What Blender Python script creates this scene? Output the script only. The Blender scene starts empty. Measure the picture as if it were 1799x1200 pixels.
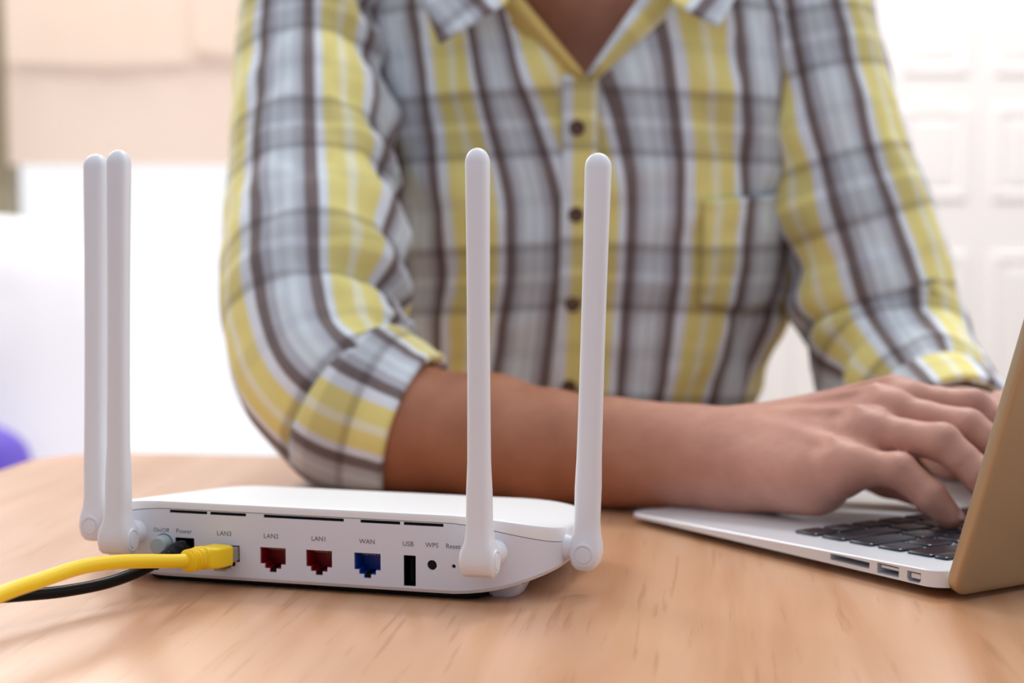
import bpy, bmesh, math
import numpy as np
from mathutils import Vector, Matrix, noise

sc = bpy.context.scene
COL = sc.collection
# ------------------------------------------------------------------ camera, world, lights, exposure
F, H = 3000.0, 0.167
TH = math.atan(220 / F)
cd = bpy.data.cameras.new('camera'); cam = bpy.data.objects.new('camera', cd); COL.objects.link(cam)
cam.location = (0, 0, H); cam.rotation_euler = (math.pi / 2 - TH, 0, 0)
cd.sensor_width = 36; cd.lens = 36 * F / 1799; cd.clip_start = 0.02
cd.dof.use_dof = True; cd.dof.focus_distance = 0.735; cd.dof.aperture_fstop = 6.3
sc.camera = cam
w = bpy.data.worlds.new('world'); sc.world = w; w.use_nodes = True
bg = w.node_tree.nodes['Background']; bg.inputs[0].default_value = (0.96, 0.975, 1.0, 1); bg.inputs[1].default_value = 1.25

def area(name, loc, target, size, size_y, energy, color):
    ld = bpy.data.lights.new(name, 'AREA'); ld.shape = 'RECTANGLE'; ld.size = size; ld.size_y = size_y
    ld.energy = energy; ld.color = color
    o = bpy.data.objects.new(name, ld); COL.objects.link(o); o.location = loc
    o.rotation_euler = (Vector(target) - Vector(loc)).to_track_quat('-Z', 'Y').to_euler()
    return o
area('back_wall_fill', (0.45, 2.0, 1.7), (0.45, 2.7, 0.2), 0.7, 0.5, 32, (1, 0.96, 0.93))  # added fill light without a visible source, brightens the back wall
area('window_light', (-1.3, 2.7, 1.4), (0, 0.9, 0.05), 1.2, 0.9, 34, (1, 0.97, 0.93))
sc.view_settings.view_transform = 'Standard'; sc.view_settings.look = 'None'
sc.view_settings.exposure = -0.12; sc.view_settings.gamma = 1.0; sc.view_settings.use_curve_mapping = False

# ------------------------------------------------------------------ helpers
def srgb(r, g, b):
    f = lambda c: c / 12.92 if c <= 0.04045 else ((c + 0.055) / 1.055) ** 2.4
    return (f(r / 255), f(g / 255), f(b / 255), 1)
def at(px, py, Y):
    a = (px - 899.5) / F; b = (600 - py) / F; c, s = math.cos(TH), math.sin(TH)
    k = Y / (c + s * b)
    return Vector((a * k, Y, H + (-s + c * b) * k))
def mat(name, color, rough=0.5, metal=0.0, **kw):
    m = bpy.data.materials.new(name); m.use_nodes = True
    p = m.node_tree.nodes['Principled BSDF']
    p.inputs['Base Color'].default_value = color; p.inputs['Roughness'].default_value = rough
    p.inputs['Metallic'].default_value = metal
    for k, v in kw.items(): p.inputs[k].default_value = v
    return m
def add_bump(m, scale, strength, dist=0.001, detail=4, stretch=(1, 1, 1)):
    nt = m.node_tree; p = nt.nodes['Principled BSDF']
    tc = nt.nodes.new('ShaderNodeTexCoord'); mp = nt.nodes.new('ShaderNodeMapping'); mp.inputs['Scale'].default_value = stretch
    n = nt.nodes.new('ShaderNodeTexNoise'); n.inputs['Scale'].default_value = scale; n.inputs['Detail'].default_value = detail
    b = nt.nodes.new('ShaderNodeBump'); b.inputs['Strength'].default_value = strength; b.inputs['Distance'].default_value = dist
    nt.links.new(tc.outputs['Object'], mp.inputs[0]); nt.links.new(mp.outputs[0], n.inputs['Vector'])
    nt.links.new(n.outputs['Fac'], b.inputs['Height']); nt.links.new(b.outputs[0], p.inputs['Normal'])
    return n
def ramp(nt, stops, interp='LINEAR'):
    r = nt.nodes.new('ShaderNodeValToRGB'); e = r.color_ramp.elements; r.color_ramp.interpolation = interp
    e[0].position, e[0].color = stops[0]; e[1].position, e[1].color = stops[-1]
    for p, c in stops[1:-1]:
        x = e.new(p); x.color = c
    return r
def mobj(name, me, m=None, parent=None, smooth=None):
    o = bpy.data.objects.new(name, me); COL.objects.link(o)
    if m is not None and not me.materials: me.materials.append(m)
    if parent is not None: o.parent = parent
    if smooth is not None:
        for p in me.polygons: p.use_smooth = True
        if smooth < 180: me.set_sharp_from_angle(angle=math.radians(smooth))
    return o
def bobj(name, bm, m=None, parent=None, smooth=None):
    bmesh.ops.recalc_face_normals(bm, faces=bm.faces)
    me = bpy.data.meshes.new(name); bm.to_mesh(me); bm.free()
    return mobj(name, me, m, parent, smooth)
def empty(name, label, cat, loc=(0, 0, 0), rz=0.0, group=None):
    o = bpy.data.objects.new(name, None); COL.objects.link(o); o.location = loc; o.rotation_euler = (0, 0, rz)
    o.empty_display_size = 0.02
    o['label'] = label; o['category'] = cat
    if group: o['group'] = group
    return o
def struct(o):
    o['kind'] = 'structure'; return o
def box(bm, lo, hi, bevel=0.0, seg=2, M=None):
    r = bmesh.ops.create_cube(bm, size=1.0)
    vs = r['verts']
    for v in vs:
        v.co = Vector([(lo[i] + hi[i]) / 2 + v.co[i] * (hi[i] - lo[i]) for i in range(3)])
    if bevel > 0:
        es = list({e for v in vs for e in v.link_edges})
        rr = bmesh.ops.bevel(bm, geom=es, offset=bevel, segments=seg, affect='EDGES', profile=0.5)
        vs = list({v for f in rr['faces'] for v in f.verts} | {v for v in vs if v.is_valid})
    if M is not None:
        for v in vs: v.co = M @ v.co
    return vs
def rings_bm(bm, rings, closed=True, cap=(True, True)):
    vr = [[bm.verts.new(p) for p in r] for r in rings]
    n = len(vr[0])
    for a, b in zip(vr, vr[1:]):
        for i in range(n if closed else n - 1):
            j = (i + 1) % n
            bm.faces.new((a[i], a[j], b[j], b[i]))
    if closed and cap[0]: bm.faces.new(vr[0][::-1])
    if closed and cap[1]: bm.faces.new(vr[-1])
    return vr
def lathe(bm, prof, M=Matrix.Identity(4), n=32):
    """prof: (radius, height) pairs, about local z"""
    rings = [[M @ Vector((r * math.cos(2 * math.pi * i / n), r * math.sin(2 * math.pi * i / n), h)) for i in range(n)] for r, h in prof]
    rings_bm(bm, rings)
def prism(bm, poly, axis_pts, M=Matrix.Identity(4)):
    """extrude a 2D polygon (x,z) between two y values"""
    y0, y1 = axis_pts
    rings_bm(bm, [[M @ Vector((x, y0, z)) for x, z in poly], [M @ Vector((x, y1, z)) for x, z in poly]])
def catmull(pts, n):
    P = [np.array(p, float) for p in pts]; P = [2 * P[0] - P[1]] + P + [2 * P[-1] - P[-2]]
    out = []
    m = len(P) - 3
    for i in range(n + 1):
        t = i / n * m; k = min(int(t), m - 1); u = t - k
        a, b, c, d = P[k:k + 4]
        out.append(0.5 * (2 * b + (c - a) * u + (2 * a - 5 * b + 4 * c - d) * u * u + (3 * b - a - 3 * c + d) * u ** 3))
    return np.array(out)
def tube_frames(C, ref=(0, -1, 0)):
    T = np.gradient(C, axis=0); T /= np.linalg.norm(T, axis=1)[:, None]
    r = np.array(ref, float); fr = []
    for t in T:
        r = r - t * r.dot(t); r /= np.linalg.norm(r)
        fr.append((t, r.copy(), np.cross(t, r)))
    return fr
def tube(bm, pts, n, seg=16, ref=(0, 0, 1), shape=None):
    """pts rows: x,y,z,r -> closed tube"""
    S = catmull(pts, n); fr = tube_frames(S[:, :3], ref); rings = []
    for (t, a, b), s in zip(fr, S):
        ring = []
        for i in range(seg):
            th = 2 * math.pi * i / seg
            ca, sa = math.cos(th), math.sin(th)
            k = shape(th) if shape else 1.0
            ring.append(Vector(s[:3] + (a * ca + b * sa) * s[3] * k))
        rings.append(ring)
    rings_bm(bm, rings)
def cut(o, cutters):
    for c in cutters:
        md = o.modifiers.new('b', 'BOOLEAN'); md.operation = 'DIFFERENCE'; md.object = c; md.solver = 'EXACT'
    bpy.context.view_layer.update()
    dg = bpy.context.evaluated_depsgraph_get()
    me = bpy.data.meshes.new_from_object(o.evaluated_get(dg)); o.modifiers.clear()
    old = o.data; o.data = me; bpy.data.meshes.remove(old)
    for c in cutters:
        d = c.data; bpy.data.objects.remove(c); bpy.data.meshes.remove(d)
    for p in me.polygons: p.use_smooth = True
    me.set_sharp_from_angle(angle=math.radians(28))
def text_mesh(name, s, size, m, parent, M):
    cu = bpy.data.curves.new(name, 'FONT'); cu.body = s; cu.size = size; cu.align_x = 'CENTER'; cu.align_y = 'CENTER'; cu.extrude = 0.00003
    cu.resolution_u = 3
    t = bpy.data.objects.new(name, cu); COL.objects.link(t)
    bpy.context.view_layer.update()
    me = bpy.data.meshes.new_from_object(t.evaluated_get(bpy.context.evaluated_depsgraph_get()))
    bpy.data.objects.remove(t); bpy.data.curves.remove(cu)
    me.transform(M)
    return mobj(name, me, m, parent)

# ------------------------------------------------------------------ materials
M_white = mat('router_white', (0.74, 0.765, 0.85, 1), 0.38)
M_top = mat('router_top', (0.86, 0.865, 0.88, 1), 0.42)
M_ant = mat('antenna_white', (0.83, 0.86, 0.92, 1), 0.42)
M_black = mat('black_plastic', (0.003, 0.004, 0.005, 1), 0.17, **{'Specular IOR Level': 0.16})
M_blackm = mat('black_matte', (0.003, 0.003, 0.004, 1), 0.7, **{'Specular IOR Level': 0.15})
M_red = mat('port_red', srgb(150, 14, 30), 0.4)
M_blue = mat('port_blue', srgb(20, 70, 170), 0.4)
M_btn = mat('button_grey', srgb(172, 188, 190), 0.35)
M_print = mat('print_grey', srgb(105, 105, 115), 0.7)
M_yel = mat('cable_yellow', srgb(252, 214, 12), 0.42)
M_clear = mat('clear_plastic', (0.75, 0.72, 0.6, 1), 0.15, **{'Transmission Weight': 0.6, 'IOR': 1.45})
M_metal = mat('contact_metal', (0.30, 0.24, 0.14, 1), 0.35, 1.0)
M_alu = mat('aluminium', (0.76, 0.80, 0.86, 1), 0.36, 0.45)
M_lid = mat('lid_tan_reflection', (0.50, 0.425, 0.305, 1), 0.42, 1.0)  # silver metal tinted tan: reflected table wood and shade put into the colour
M_key = mat('key_black', (0.007, 0.013, 0.026, 1), 0.22, **{'Specular IOR Level': 0.45})
M_glassblk = mat('screen_black', (0.01, 0.01, 0.012, 1), 0.08)
M_wall = mat('wall_white', srgb(240, 235, 231), 0.8); add_bump(M_wall, 40, 0.1)
M_door = mat('door_white', srgb(238, 234, 232), 0.6)
M_frame = mat('window_frame_olive', srgb(150, 140, 116), 0.6)
M_floor = mat('floor_tile', srgb(120, 92, 68), 0.4); add_bump(M_floor, 12, 0.1)
M_nail = mat('nail', srgb(226, 178, 168), 0.3)
M_button = mat('button_brown', srgb(92, 66, 52), 0.4)

# wood
M_wood = mat('beech_veneer', srgb(222, 178, 142), 0.30)
nt = M_wood.node_tree; p = nt.nodes['Principled BSDF']
tc = nt.nodes.new('ShaderNodeTexCoord'); mp = nt.nodes.new('ShaderNodeMapping'); mp.inputs['Scale'].default_value = (22, 1.6, 1); mp.inputs['Rotation'].default_value = (0, 0, 0.05)
n1 = nt.nodes.new('ShaderNodeTexNoise'); n1.inputs['Scale'].default_value = 1.4; n1.inputs['Detail'].default_value = 5; n1.inputs['Distortion'].default_value = 0.7
r1 = ramp(nt, [(0.28, srgb(194, 138, 98)), (0.5, srgb(210, 162, 126)), (0.72, srgb(220, 175, 142))])
nt.links.new(tc.outputs['Object'], mp.inputs[0]); nt.links.new(mp.outputs[0], n1.inputs['Vector']); nt.links.new(n1.outputs['Fac'], r1.inputs[0])
mp2 = nt.nodes.new('ShaderNodeMapping'); mp2.inputs['Scale'].default_value = (260, 14, 1); mp2.inputs['Rotation'].default_value = (0, 0, 0.05)
n2 = nt.nodes.new('ShaderNodeTexNoise'); n2.inputs['Scale'].default_value = 1.0; n2.inputs['Detail'].default_value = 3
r2 = ramp(nt, [(0.30, (0.72, 0.62, 0.52, 1)), (0.40, (1, 1, 1, 1)), (1.0, (1, 1, 1, 1))])
nt.links.new(tc.outputs['Object'], mp2.inputs[0]); nt.links.new(mp2.outputs[0], n2.inputs['Vector']); nt.links.new(n2.outputs['Fac'], r2.inputs[0])
mx = nt.nodes.new('ShaderNodeMix'); mx.data_type = 'RGBA'; mx.blend_type = 'MULTIPLY'; mx.inputs[0].default_value = 0.55
nt.links.new(r1.outputs[0], mx.inputs[6]); nt.links.new(r2.outputs[0], mx.inputs[7]); nt.links.new(mx.outputs[2], p.inputs['Base Color'])
bp = nt.nodes.new('ShaderNodeBump'); bp.inputs['Strength'].default_value = 0.08; bp.inputs['Distance'].default_value = 0.0005
nt.links.new(n2.outputs['Fac'], bp.inputs['Height']); nt.links.new(bp.outputs[0], p.inputs['Normal'])
M_leg = mat('table_leg_wood', srgb(200, 152, 110), 0.45)

# skin: forearm tanned, hand pinker
M_skin = mat('skin', srgb(176, 120, 92), 0.5, **{'Subsurface Weight': 0.06, 'Subsurface Radius': (0.006, 0.002, 0.001)})
nt = M_skin.node_tree; p = nt.nodes['Principled BSDF']
tc = nt.nodes.new('ShaderNodeTexCoord'); sx = nt.nodes.new('ShaderNodeSeparateXYZ'); nt.links.new(tc.outputs['Object'], sx.inputs[0])
mr = nt.nodes.new('ShaderNodeMapRange'); mr.inputs[1].default_value = -0.03; mr.inputs[2].default_value = 0.09
mr.interpolation_type = 'SMOOTHSTEP'
nt.links.new(sx.outputs['X'], mr.inputs[0])
mc = nt.nodes.new('ShaderNodeMix'); mc.data_type = 'RGBA'
mc.inputs[6].default_value = srgb(166, 108, 78); mc.inputs[7].default_value = srgb(200, 149, 132)
nt.links.new(mr.outputs[0], mc.inputs[0])
ns = nt.nodes.new('ShaderNodeTexNoise'); ns.inputs['Scale'].default_value = 45; ns.inputs['Detail'].default_value = 3
rs = ramp(nt, [(0.3, (0.86, 0.78, 0.76, 1)), (0.65, (1.06, 1.03, 1.0, 1))])
nt.links.new(tc.outputs['Object'], ns.inputs['Vector']); nt.links.new(ns.outputs['Fac'], rs.inputs[0])
mm = nt.nodes.new('ShaderNodeMix'); mm.data_type = 'RGBA'; mm.blend_type = 'MULTIPLY'; mm.inputs[0].default_value = 0.8
nt.links.new(mc.outputs[2], mm.inputs[6]); nt.links.new(rs.outputs[0], mm.inputs[7]); nt.links.new(mm.outputs[2], p.inputs['Base Color'])
nb = nt.nodes.new('ShaderNodeTexNoise'); nb.inputs['Scale'].default_value = 150; nb.inputs['Detail'].default_value = 6
bp = nt.nodes.new('ShaderNodeBump'); bp.inputs['Strength'].default_value = 0.45; bp.inputs['Distance'].default_value = 0.0014
nt.links.new(tc.outputs['Object'], nb.inputs['Vector']); nt.links.new(nb.outputs['Fac'], bp.inputs['Height']); nt.links.new(bp.outputs[0], p.inputs['Normal'])

# plaid: UV already measured in pattern periods
def plaid(name):
    m = mat(name, (1, 1, 1, 1), 0.85, **{'Sheen Weight': 0.15})
    nt = m.node_tree; p = nt.nodes['Principled BSDF']
    uv = nt.nodes.new('ShaderNodeUVMap'); uv.uv_map = 'UVMap'
    s = nt.nodes.new('ShaderNodeSeparateXYZ'); nt.links.new(uv.outputs[0], s.inputs[0])
    fr = []
    for ax in ('X', 'Y'):
        f = nt.nodes.new('ShaderNodeMath'); f.operation = 'FRACT'; nt.links.new(s.outputs[ax], f.inputs[0]); fr.append(f)
    br, gb, pale, yel, cream = srgb(120, 107, 107), srgb(203, 213, 222), srgb(229, 238, 248), srgb(236, 225, 142), srgb(240, 239, 206)
    gl, gd = srgb(218, 230, 238), srgb(182, 186, 197)
    warp = ramp(nt, [(0, br), (0.045, br), (0.065, gd), (0.13, gb), (0.15, gl), (0.19, gl), (0.21, gb), (0.28, gl), (0.30, gd), (0.355, gd),
                     (0.37, br), (0.44, br), (0.46, pale), (0.53, pale), (0.55, yel), (0.68, yel), (0.70, cream), (0.75, cream), (0.77, yel),
                     (0.89, yel), (0.91, pale), (0.955, pale), (0.97, br), (1.0, br)])
    dk, dk2, li, l2 = (0.50, 0.47, 0.47, 1), (0.70, 0.685, 0.695, 1), (1, 1, 1, 1), (0.91, 0.91, 0.93, 1)
    weft = ramp(nt, [(0, dk), (0.035, dk), (0.055, dk2), (0.17, dk2), (0.19, l2), (0.23, l2), (0.25, dk2), (0.37, dk2), (0.385, dk), (0.42, dk), (0.44, l2), (0.5, li),
                     (0.66, li), (0.68, l2), (0.74, l2), (0.76, li), (0.96, li), (0.975, l2), (1.0, dk)])
    nt.links.new(fr[0].outputs[0], warp.inputs[0]); nt.links.new(fr[1].outputs[0], weft.inputs[0])
    x = nt.nodes.new('ShaderNodeMix'); x.data_type = 'RGBA'; x.blend_type = 'MULTIPLY'; x.inputs[0].default_value = 0.85
    nt.links.new(warp.outputs[0], x.inputs[6]); nt.links.new(weft.outputs[0], x.inputs[7]); nt.links.new(x.outputs[2], p.inputs['Base Color'])
    return m
M_plaid = plaid('plaid_cotton')
M_yfold = mat('shirt_inside_yellow', srgb(206, 178, 104), 0.85)

# ------------------------------------------------------------------ the setting
ZF = -0.75
bm = bmesh.new(); box(bm, (-3.15, -0.75, ZF - 0.05), (3.0, 3.35, ZF)); struct(bobj('floor', bm, M_floor))
WY = 3.2
wx0, wx1, wz1 = -1.02, -0.02, 1.30      # window opening
bm = bmesh.new()
box(bm, (-3.0, WY, ZF), (wx0, WY + 0.15, 1.9)); box(bm, (wx1, WY, ZF), (3.0, WY + 0.15, 1.9))
box(bm, (wx0, WY, wz1), (wx1, WY + 0.15, 1.9))
struct(bobj('wall_back', bm, M_wall))
bm = bmesh.new(); box(bm, (-3.0, -0.75, ZF), (3.0, -0.6, 1.9)); struct(bobj('wall_front', bm, mat('wall_pale_blue', srgb(166, 172, 190), 0.8)))
bm = bmesh.new(); box(bm, (-3.15, -0.75, ZF), (-3.0, 3.35, 1.9)); struct(bobj('wall_left', bm, M_wall))
win = struct(bobj('window_1', (lambda b: (box(b, (wx0, WY + 0.02, ZF), (wx0 + 0.075, WY + 0.10, wz1), 0.004), box(b, (wx1 - 0.05, WY + 0.02, ZF), (wx1, WY + 0.10, wz1), 0.004),
      box(b, (wx0 + 0.075, WY + 0.02, wz1 - 0.05), (wx1 - 0.05, WY + 0.10, wz1), 0.004), box(b, (wx0 + 0.075, WY + 0.02, ZF), (wx1 - 0.05, WY + 0.10, ZF + 0.06), 0.004), b)[-1])(bmesh.new()), M_frame))
M_pane = bpy.data.materials.new('window_glass'); M_pane.use_nodes = True
nt = M_pane.node_tree; nt.nodes.clear()
out = nt.nodes.new('ShaderNodeOutputMaterial'); mxs = nt.nodes.new('ShaderNodeMixShader'); tr = nt.nodes.new('ShaderNodeBsdfTransparent'); gl = nt.nodes.new('ShaderNodeBsdfGlossy')
gl.inputs['Roughness'].default_value = 0.02; mxs.inputs[0].default_value = 0.06
nt.links.new(tr.outputs[0], mxs.inputs[1]); nt.links.new(gl.outputs[0], mxs.inputs[2]); nt.links.new(mxs.outputs[0], out.inputs[0])
bm = bmesh.new(); box(bm, (wx0 + 0.076, WY + 0.058, ZF + 0.062), (wx1 - 0.051, WY + 0.062, wz1 - 0.051)); bobj('pane', bm, M_pane, win)

# panelled white door at the right
dx0, dx1 = 0.345, 1.235
bm = bmesh.new(); box(bm, (dx0, WY - 0.035, ZF + 0.005), (dx1, WY - 0.001, 1.36), 0.003)
door = struct(bobj('door_1', bm, M_door))
def raised(lo, hi):
    b = bmesh.new(); x0, z0 = lo; x1, z1 = hi; y0 = WY - 0.0345; 
    rr = []
    for ins, y in ((0, y0), (0.004, y0 - 0.006), (0.014, y0 - 0.006), (0.022, y0 - 0.002), (0.034, y0 - 0.005)):
        rr.append([Vector((x0 + ins, y, z0 + ins)), Vector((x1 - ins, y, z0 + ins)), Vector((x1 - ins, y, z1 - ins)), Vector((x0 + ins, y, z1 - ins))])
    rings_bm(b, rr); return bobj('door_panel', b, M_door, door)
for cx in (0.385, 0.545, 0.715, 0.885, 1.055):
    raised((cx, -0.62), (cx + 0.125, 0.10))
    for z0 in (0.195, 0.425, 0.655, 0.885, 1.115):
        raised((cx, z0), (cx + 0.125, z0 + 0.175))
bm = bmesh.new()
for a, b in (((dx0 - 0.07, ZF), (dx0 - 0.002, 1.43)), ((dx1 + 0.002, ZF), (dx1 + 0.07, 1.43)), ((dx0 - 0.002, 1.362), (dx1 + 0.002, 1.43))):
    box(bm, (a[0], WY - 0.04, a[1]), (b[0], WY - 0.001, b[1]), 0.004)
struct(bobj('trim_1', bm, M_door))

# fabric blind over the top of the window
def fabric(name, col, transl):
    m = bpy.data.materials.new(name); m.use_nodes = True; nt = m.node_tree; p = nt.nodes['Principled BSDF']
    p.inputs['Base Color'].default_value = col; p.inputs['Roughness'].default_value = 0.9
    t = nt.nodes.new('ShaderNodeBsdfTranslucent'); t.inputs[0].default_value = col
    mx = nt.nodes.new('ShaderNodeMixShader'); mx.inputs[0].default_value = transl
    o = nt.nodes['Material Output']; nt.links.new(p.outputs[0], mx.inputs[1]); nt.links.new(t.outputs[0], mx.inputs[2]); nt.links.new(mx.outputs[0], o.inputs[0])
    return m
M_bl1 = fabric('blind_fabric_peach', srgb(255, 249, 243), 0.62); M_bl2 = fabric('blind_fabric_beige', srgb(246, 232, 222), 0.36)
blind = empty('roman_blind', 'peach and beige fabric blind covering the top of the bright window', 'blind', (-0.52, WY - 0.03, 1.34))
def sheet(name, x0, x1, zt, zb, y, sag, m, bulge):
    b = bmesh.new(); NX, NZ = 40, 14; g = {}
    for i in range(NX + 1):
        for k in range(NZ + 1):
            u, v = i / NX, k / NZ
            z = zt + (zb - sag * 4 * u * (1 - u) * 1.0 + sag - zt) * v
            yy = y - bulge * math.sin(math.pi * v) - 0.004 * math.sin(u * 23) * v
            g[i, k] = b.verts.new(Vector((x0 + (x1 - x0) * u, yy, z)) - blind.location)
    for i in range(NX):
        for k in range(NZ):
            b.faces.new((g[i, k], g[i + 1, k], g[i + 1, k + 1], g[i, k + 1]))
    bmesh.ops.solidify(b, geom=b.faces[:], thickness=0.003)
    return bobj(name, b, m, blind, 60)
sheet('blind_panel', -0.935, -0.03, 1.33, 0.262, WY - 0.012, 0.0, M_bl2, 0.004)
sheet('fold', -0.93, -0.58, 1.33, 0.445, WY - 0.036, 0.006, M_bl1, 0.012)
sheet('fold', -0.585, -0.035, 1.33, 0.452, WY - 0.042, 0.02, M_bl1, 0.014)
bm = bmesh.new(); box(bm, (-0.98, WY - 0.06, 1.32), (-0.02, WY - 0.004, 1.36), 0.004); 
for v in bm.verts: v.co -= blind.location
bobj('headrail', bm, M_door, blind)

# window bench and soft cushions
bench = empty('window_bench', 'low white bench under the bright window holding two cushions', 'bench', (-0.75, 2.6, ZF))
bm = bmesh.new(); box(bm, (-0.42, -0.24, 0.40), (0.42, 0.24, 0.45), 0.008); bobj('seat', bm, M_door, bench)
for sx in (-1, 1):
    for sy in (-1, 1):
        bm = bmesh.new(); box(bm, (sx * 0.38 - 0.025, sy * 0.20 - 0.025, 0), (sx * 0.38 + 0.025, sy * 0.20 + 0.025, 0.399), 0.004); bobj('leg', bm, M_door, bench)
def cushion(name, label, loc, size, tilt, rz, col):
    b = bmesh.new(); bmesh.ops.create_uvsphere(b, u_segments=48, v_segments=28, radius=1)
    for v in b.verts:
        x, y, z = v.co
        sg = lambda a, e: math.copysign(abs(a) ** e, a)
        q = Vector((sg(x, 0.62) * size[0], y * size[1], sg(z, 0.62) * size[2]))
        q += Vector((0, 1, 0)) * 0.012 * noise.noise(q * 14)
        v.co = q
    m = fabric(name + '_fabric', col, 0.5)
    o = bobj(name, b, m, None, 180); o.location = loc; o.rotation_euler = (tilt, 0, rz); o['label'] = label; o['category'] = 'cushion'
    return o
cushion('throw_pillow', 'big white pillow propped on the bench in the bright window', (-0.86, 2.63, ZF + 0.45 + 0.235), (0.23, 0.075, 0.235), -0.08, 0.1, srgb(250, 250, 254))
cushion('throw_pillow', 'small purple pillow lying before the white pillow at left', (-0.84, 2.47, ZF + 0.45 + 0.085), (0.14, 0.06, 0.085), -0.15, -0.1, srgb(142, 122, 222))

# ------------------------------------------------------------------ table
TR = math.radians(-7.0)
tab = empty('table', 'long light beech table with rounded corners holding router and laptop', 'table', (-0.317, 1.205, ZF), TR)
def rrect(x0, x1, y0, y1, r, n=8):
    P = []
    for cx, cy, a0 in ((x1 - r, y1 - r, 0), (x0 + r, y1 - r, 90), (x0 + r, y0 + r, 180), (x1 - r, y0 + r, 270)):
        for i in range(n + 1):
            a = math.radians(a0 + 90 * i / n); P.append((cx + r * math.cos(a), cy + r * math.sin(a)))
    return P
bm = bmesh.new(); rr = []
for ins, z in ((0.004, -0.03), (0, -0.026), (0, -0.003), (0.0009, -0.0009), (0.003, 0)):
    rr.append([Vector((x, y, z - ZF)) for x, y in rrect(-0.012 + ins, 1.45 - ins, -0.92 + ins, 0.0 - ins, 0.055 - ins)])
rings_bm(bm, rr); bobj('tabletop', bm, M_wood, tab, 40)
for x in (0.08, 1.36):
    for y in (-0.84, -0.08):
        bm = bmesh.new(); lathe(bm, [(0.018, 0), (0.026, 0.69), (0.03, 0.719)], Matrix.Translation((x, y, 0)), 20); bobj('leg', bm, M_leg, tab, 40)

# ------------------------------------------------------------------ router (local: x along the back face, y away from camera, z up)
RO = (-0.09313, 0.7508, 0); PSI = math.radians(-16.1)
router = empty('router', 'white wireless router with four upright antennas on the table', 'router', RO, PSI)
def sp(a, e): return math.copysign(abs(a) ** e, a)
LU, DN = 0.1125, 0.118
def outline(ins=0.0, n=14):
    rx, ry = 0.030, 0.034; P = []
    for cx, cy, a0, ex in ((LU - rx, DN - 0.036, 0, 0), (-LU + rx, DN - 0.036, 90, 0), (-LU + rx, ry, 180, 1), (LU - rx, ry, 270, 1)):
        for i in range(n + 1):
            a = math.radians(a0 + 90 * i / n); qx, qy = (rx - ins, (ry if ex else 0.036) - ins)
            P.append((cx + qx * math.cos(a), cy + qy * math.sin(a)))
    # extra points along the straight edges so heights can curve
    out = []
    for a, b in zip(P, P[1:] + P[:1]):
        L = math.hypot(b[0] - a[0], b[1] - a[1]); k = max(1, int(L / 0.006))
        for j in range(k): out.append((a[0] + (b[0] - a[0]) * j / k, a[1] + (b[1] - a[1]) * j / k))
    return out
def ee(u): return max(0.0, (abs(u) - 0.068) / 0.046)
def h_bot(u, n): return 0.0028 + 0.0098 * ee(u) ** 1.7
def h_seam(u, n): return 0.0342 - 0.0095 * ee(u) ** 1.7 - n * 0.075
def h_top(u, n): return 0.0382 - 0.0058 * ee(u) ** 2 - n * 0.098
def shell(defs, m, name, cap_rings):
    """defs: (inset, height fn)"""
    b = bmesh.new(); rr = []
    for ins, hf in defs:
        rr.append([Vector((u, n, hf(u, n))) for u, n in outline(ins)])
    base = outline(0.0)
    def shrink(hf, ks):
        o = []
        for k in ks:
            o.append([Vector((u * k, 0.059 + (n - 0.059) * k, hf(u * k, 0.059 + (n - 0.059) * k))) for u, n in outline(defs[0][0] if hf is defs[0][1] else defs[-1][0])])
        return o
    bot = shrink(defs[0][1], (0.02, 0.3, 0.55, 0.75, 0.9)); top = shrink(defs[-1][1], (0.95, 0.85, 0.65, 0.4, 0.2, 0.02))
    rings_bm(b, bot + rr + top)
    return bobj(name, b, m, router, 35)
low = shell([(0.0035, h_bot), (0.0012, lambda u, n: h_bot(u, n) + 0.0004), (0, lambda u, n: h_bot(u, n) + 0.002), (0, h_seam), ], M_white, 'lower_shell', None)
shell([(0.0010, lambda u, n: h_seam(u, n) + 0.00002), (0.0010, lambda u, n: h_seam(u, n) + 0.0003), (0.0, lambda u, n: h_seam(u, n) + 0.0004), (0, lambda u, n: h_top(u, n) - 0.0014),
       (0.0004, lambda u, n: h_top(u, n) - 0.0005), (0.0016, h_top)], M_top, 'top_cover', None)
# openings in the back face
RJ = [(-0.0062, 0.0192), (-0.0062, 0.0117), (-0.0040, 0.0117), (-0.0040, 0.0097), (-0.0017, 0.0097), (-0.0017, 0.0080), (0.0017, 0.0080), (0.0017, 0.0097), (0.0040, 0.0097), (0.0040, 0.0117), (0.0062, 0.0117), (0.0062, 0.0192)]
ports = [(-0.0368, M_red), (-0.0144, M_red), (0.0078, M_red), (0.0307, M_blue)]
cutters = []
def cutter(poly, y1=0.012):
    b = bmesh.new(); prism(b, poly, (-0.004, y1)); c = bobj('c', b, M_white); c.parent = router; cutters.append(c)
def circ(u, h, r, n=20): return [(u + r * math.cos(2 * math.pi * i / n), h + r * math.sin(2 * math.pi * i / n)) for i in range(n)]
def off(poly, u): return [(x + u, z) for x, z in poly]
def rc(u0, u1, h0, h1): return [(u0, h0), (u1, h0), (u1, h1), (u0, h1)]
for u, _ in ports: cutter(off(RJ, u))
cutter(rc(0.0476, 0.0532, 0.0057, 0.0193)); cutter(rc(-0.0625, -0.0530, 0.0125, 0.0214))
cutter(circ(0.0607, 0.0156, 0.0022), 0.004); cutter(circ(0.0706, 0.0156, 0.0009), 0.006)
slots = [(-0.0651, -0.0464), (-0.0450, -0.0273), (-0.0187, 0.0197), (0.0275, 0.0461), (0.0477, 0.0660)]
for a, b_ in slots: cutter(rc(a, b_, 0.0326, 0.0340), 0.006)
bpy.context.view_layer.update()
cut(low, cutters)
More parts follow.
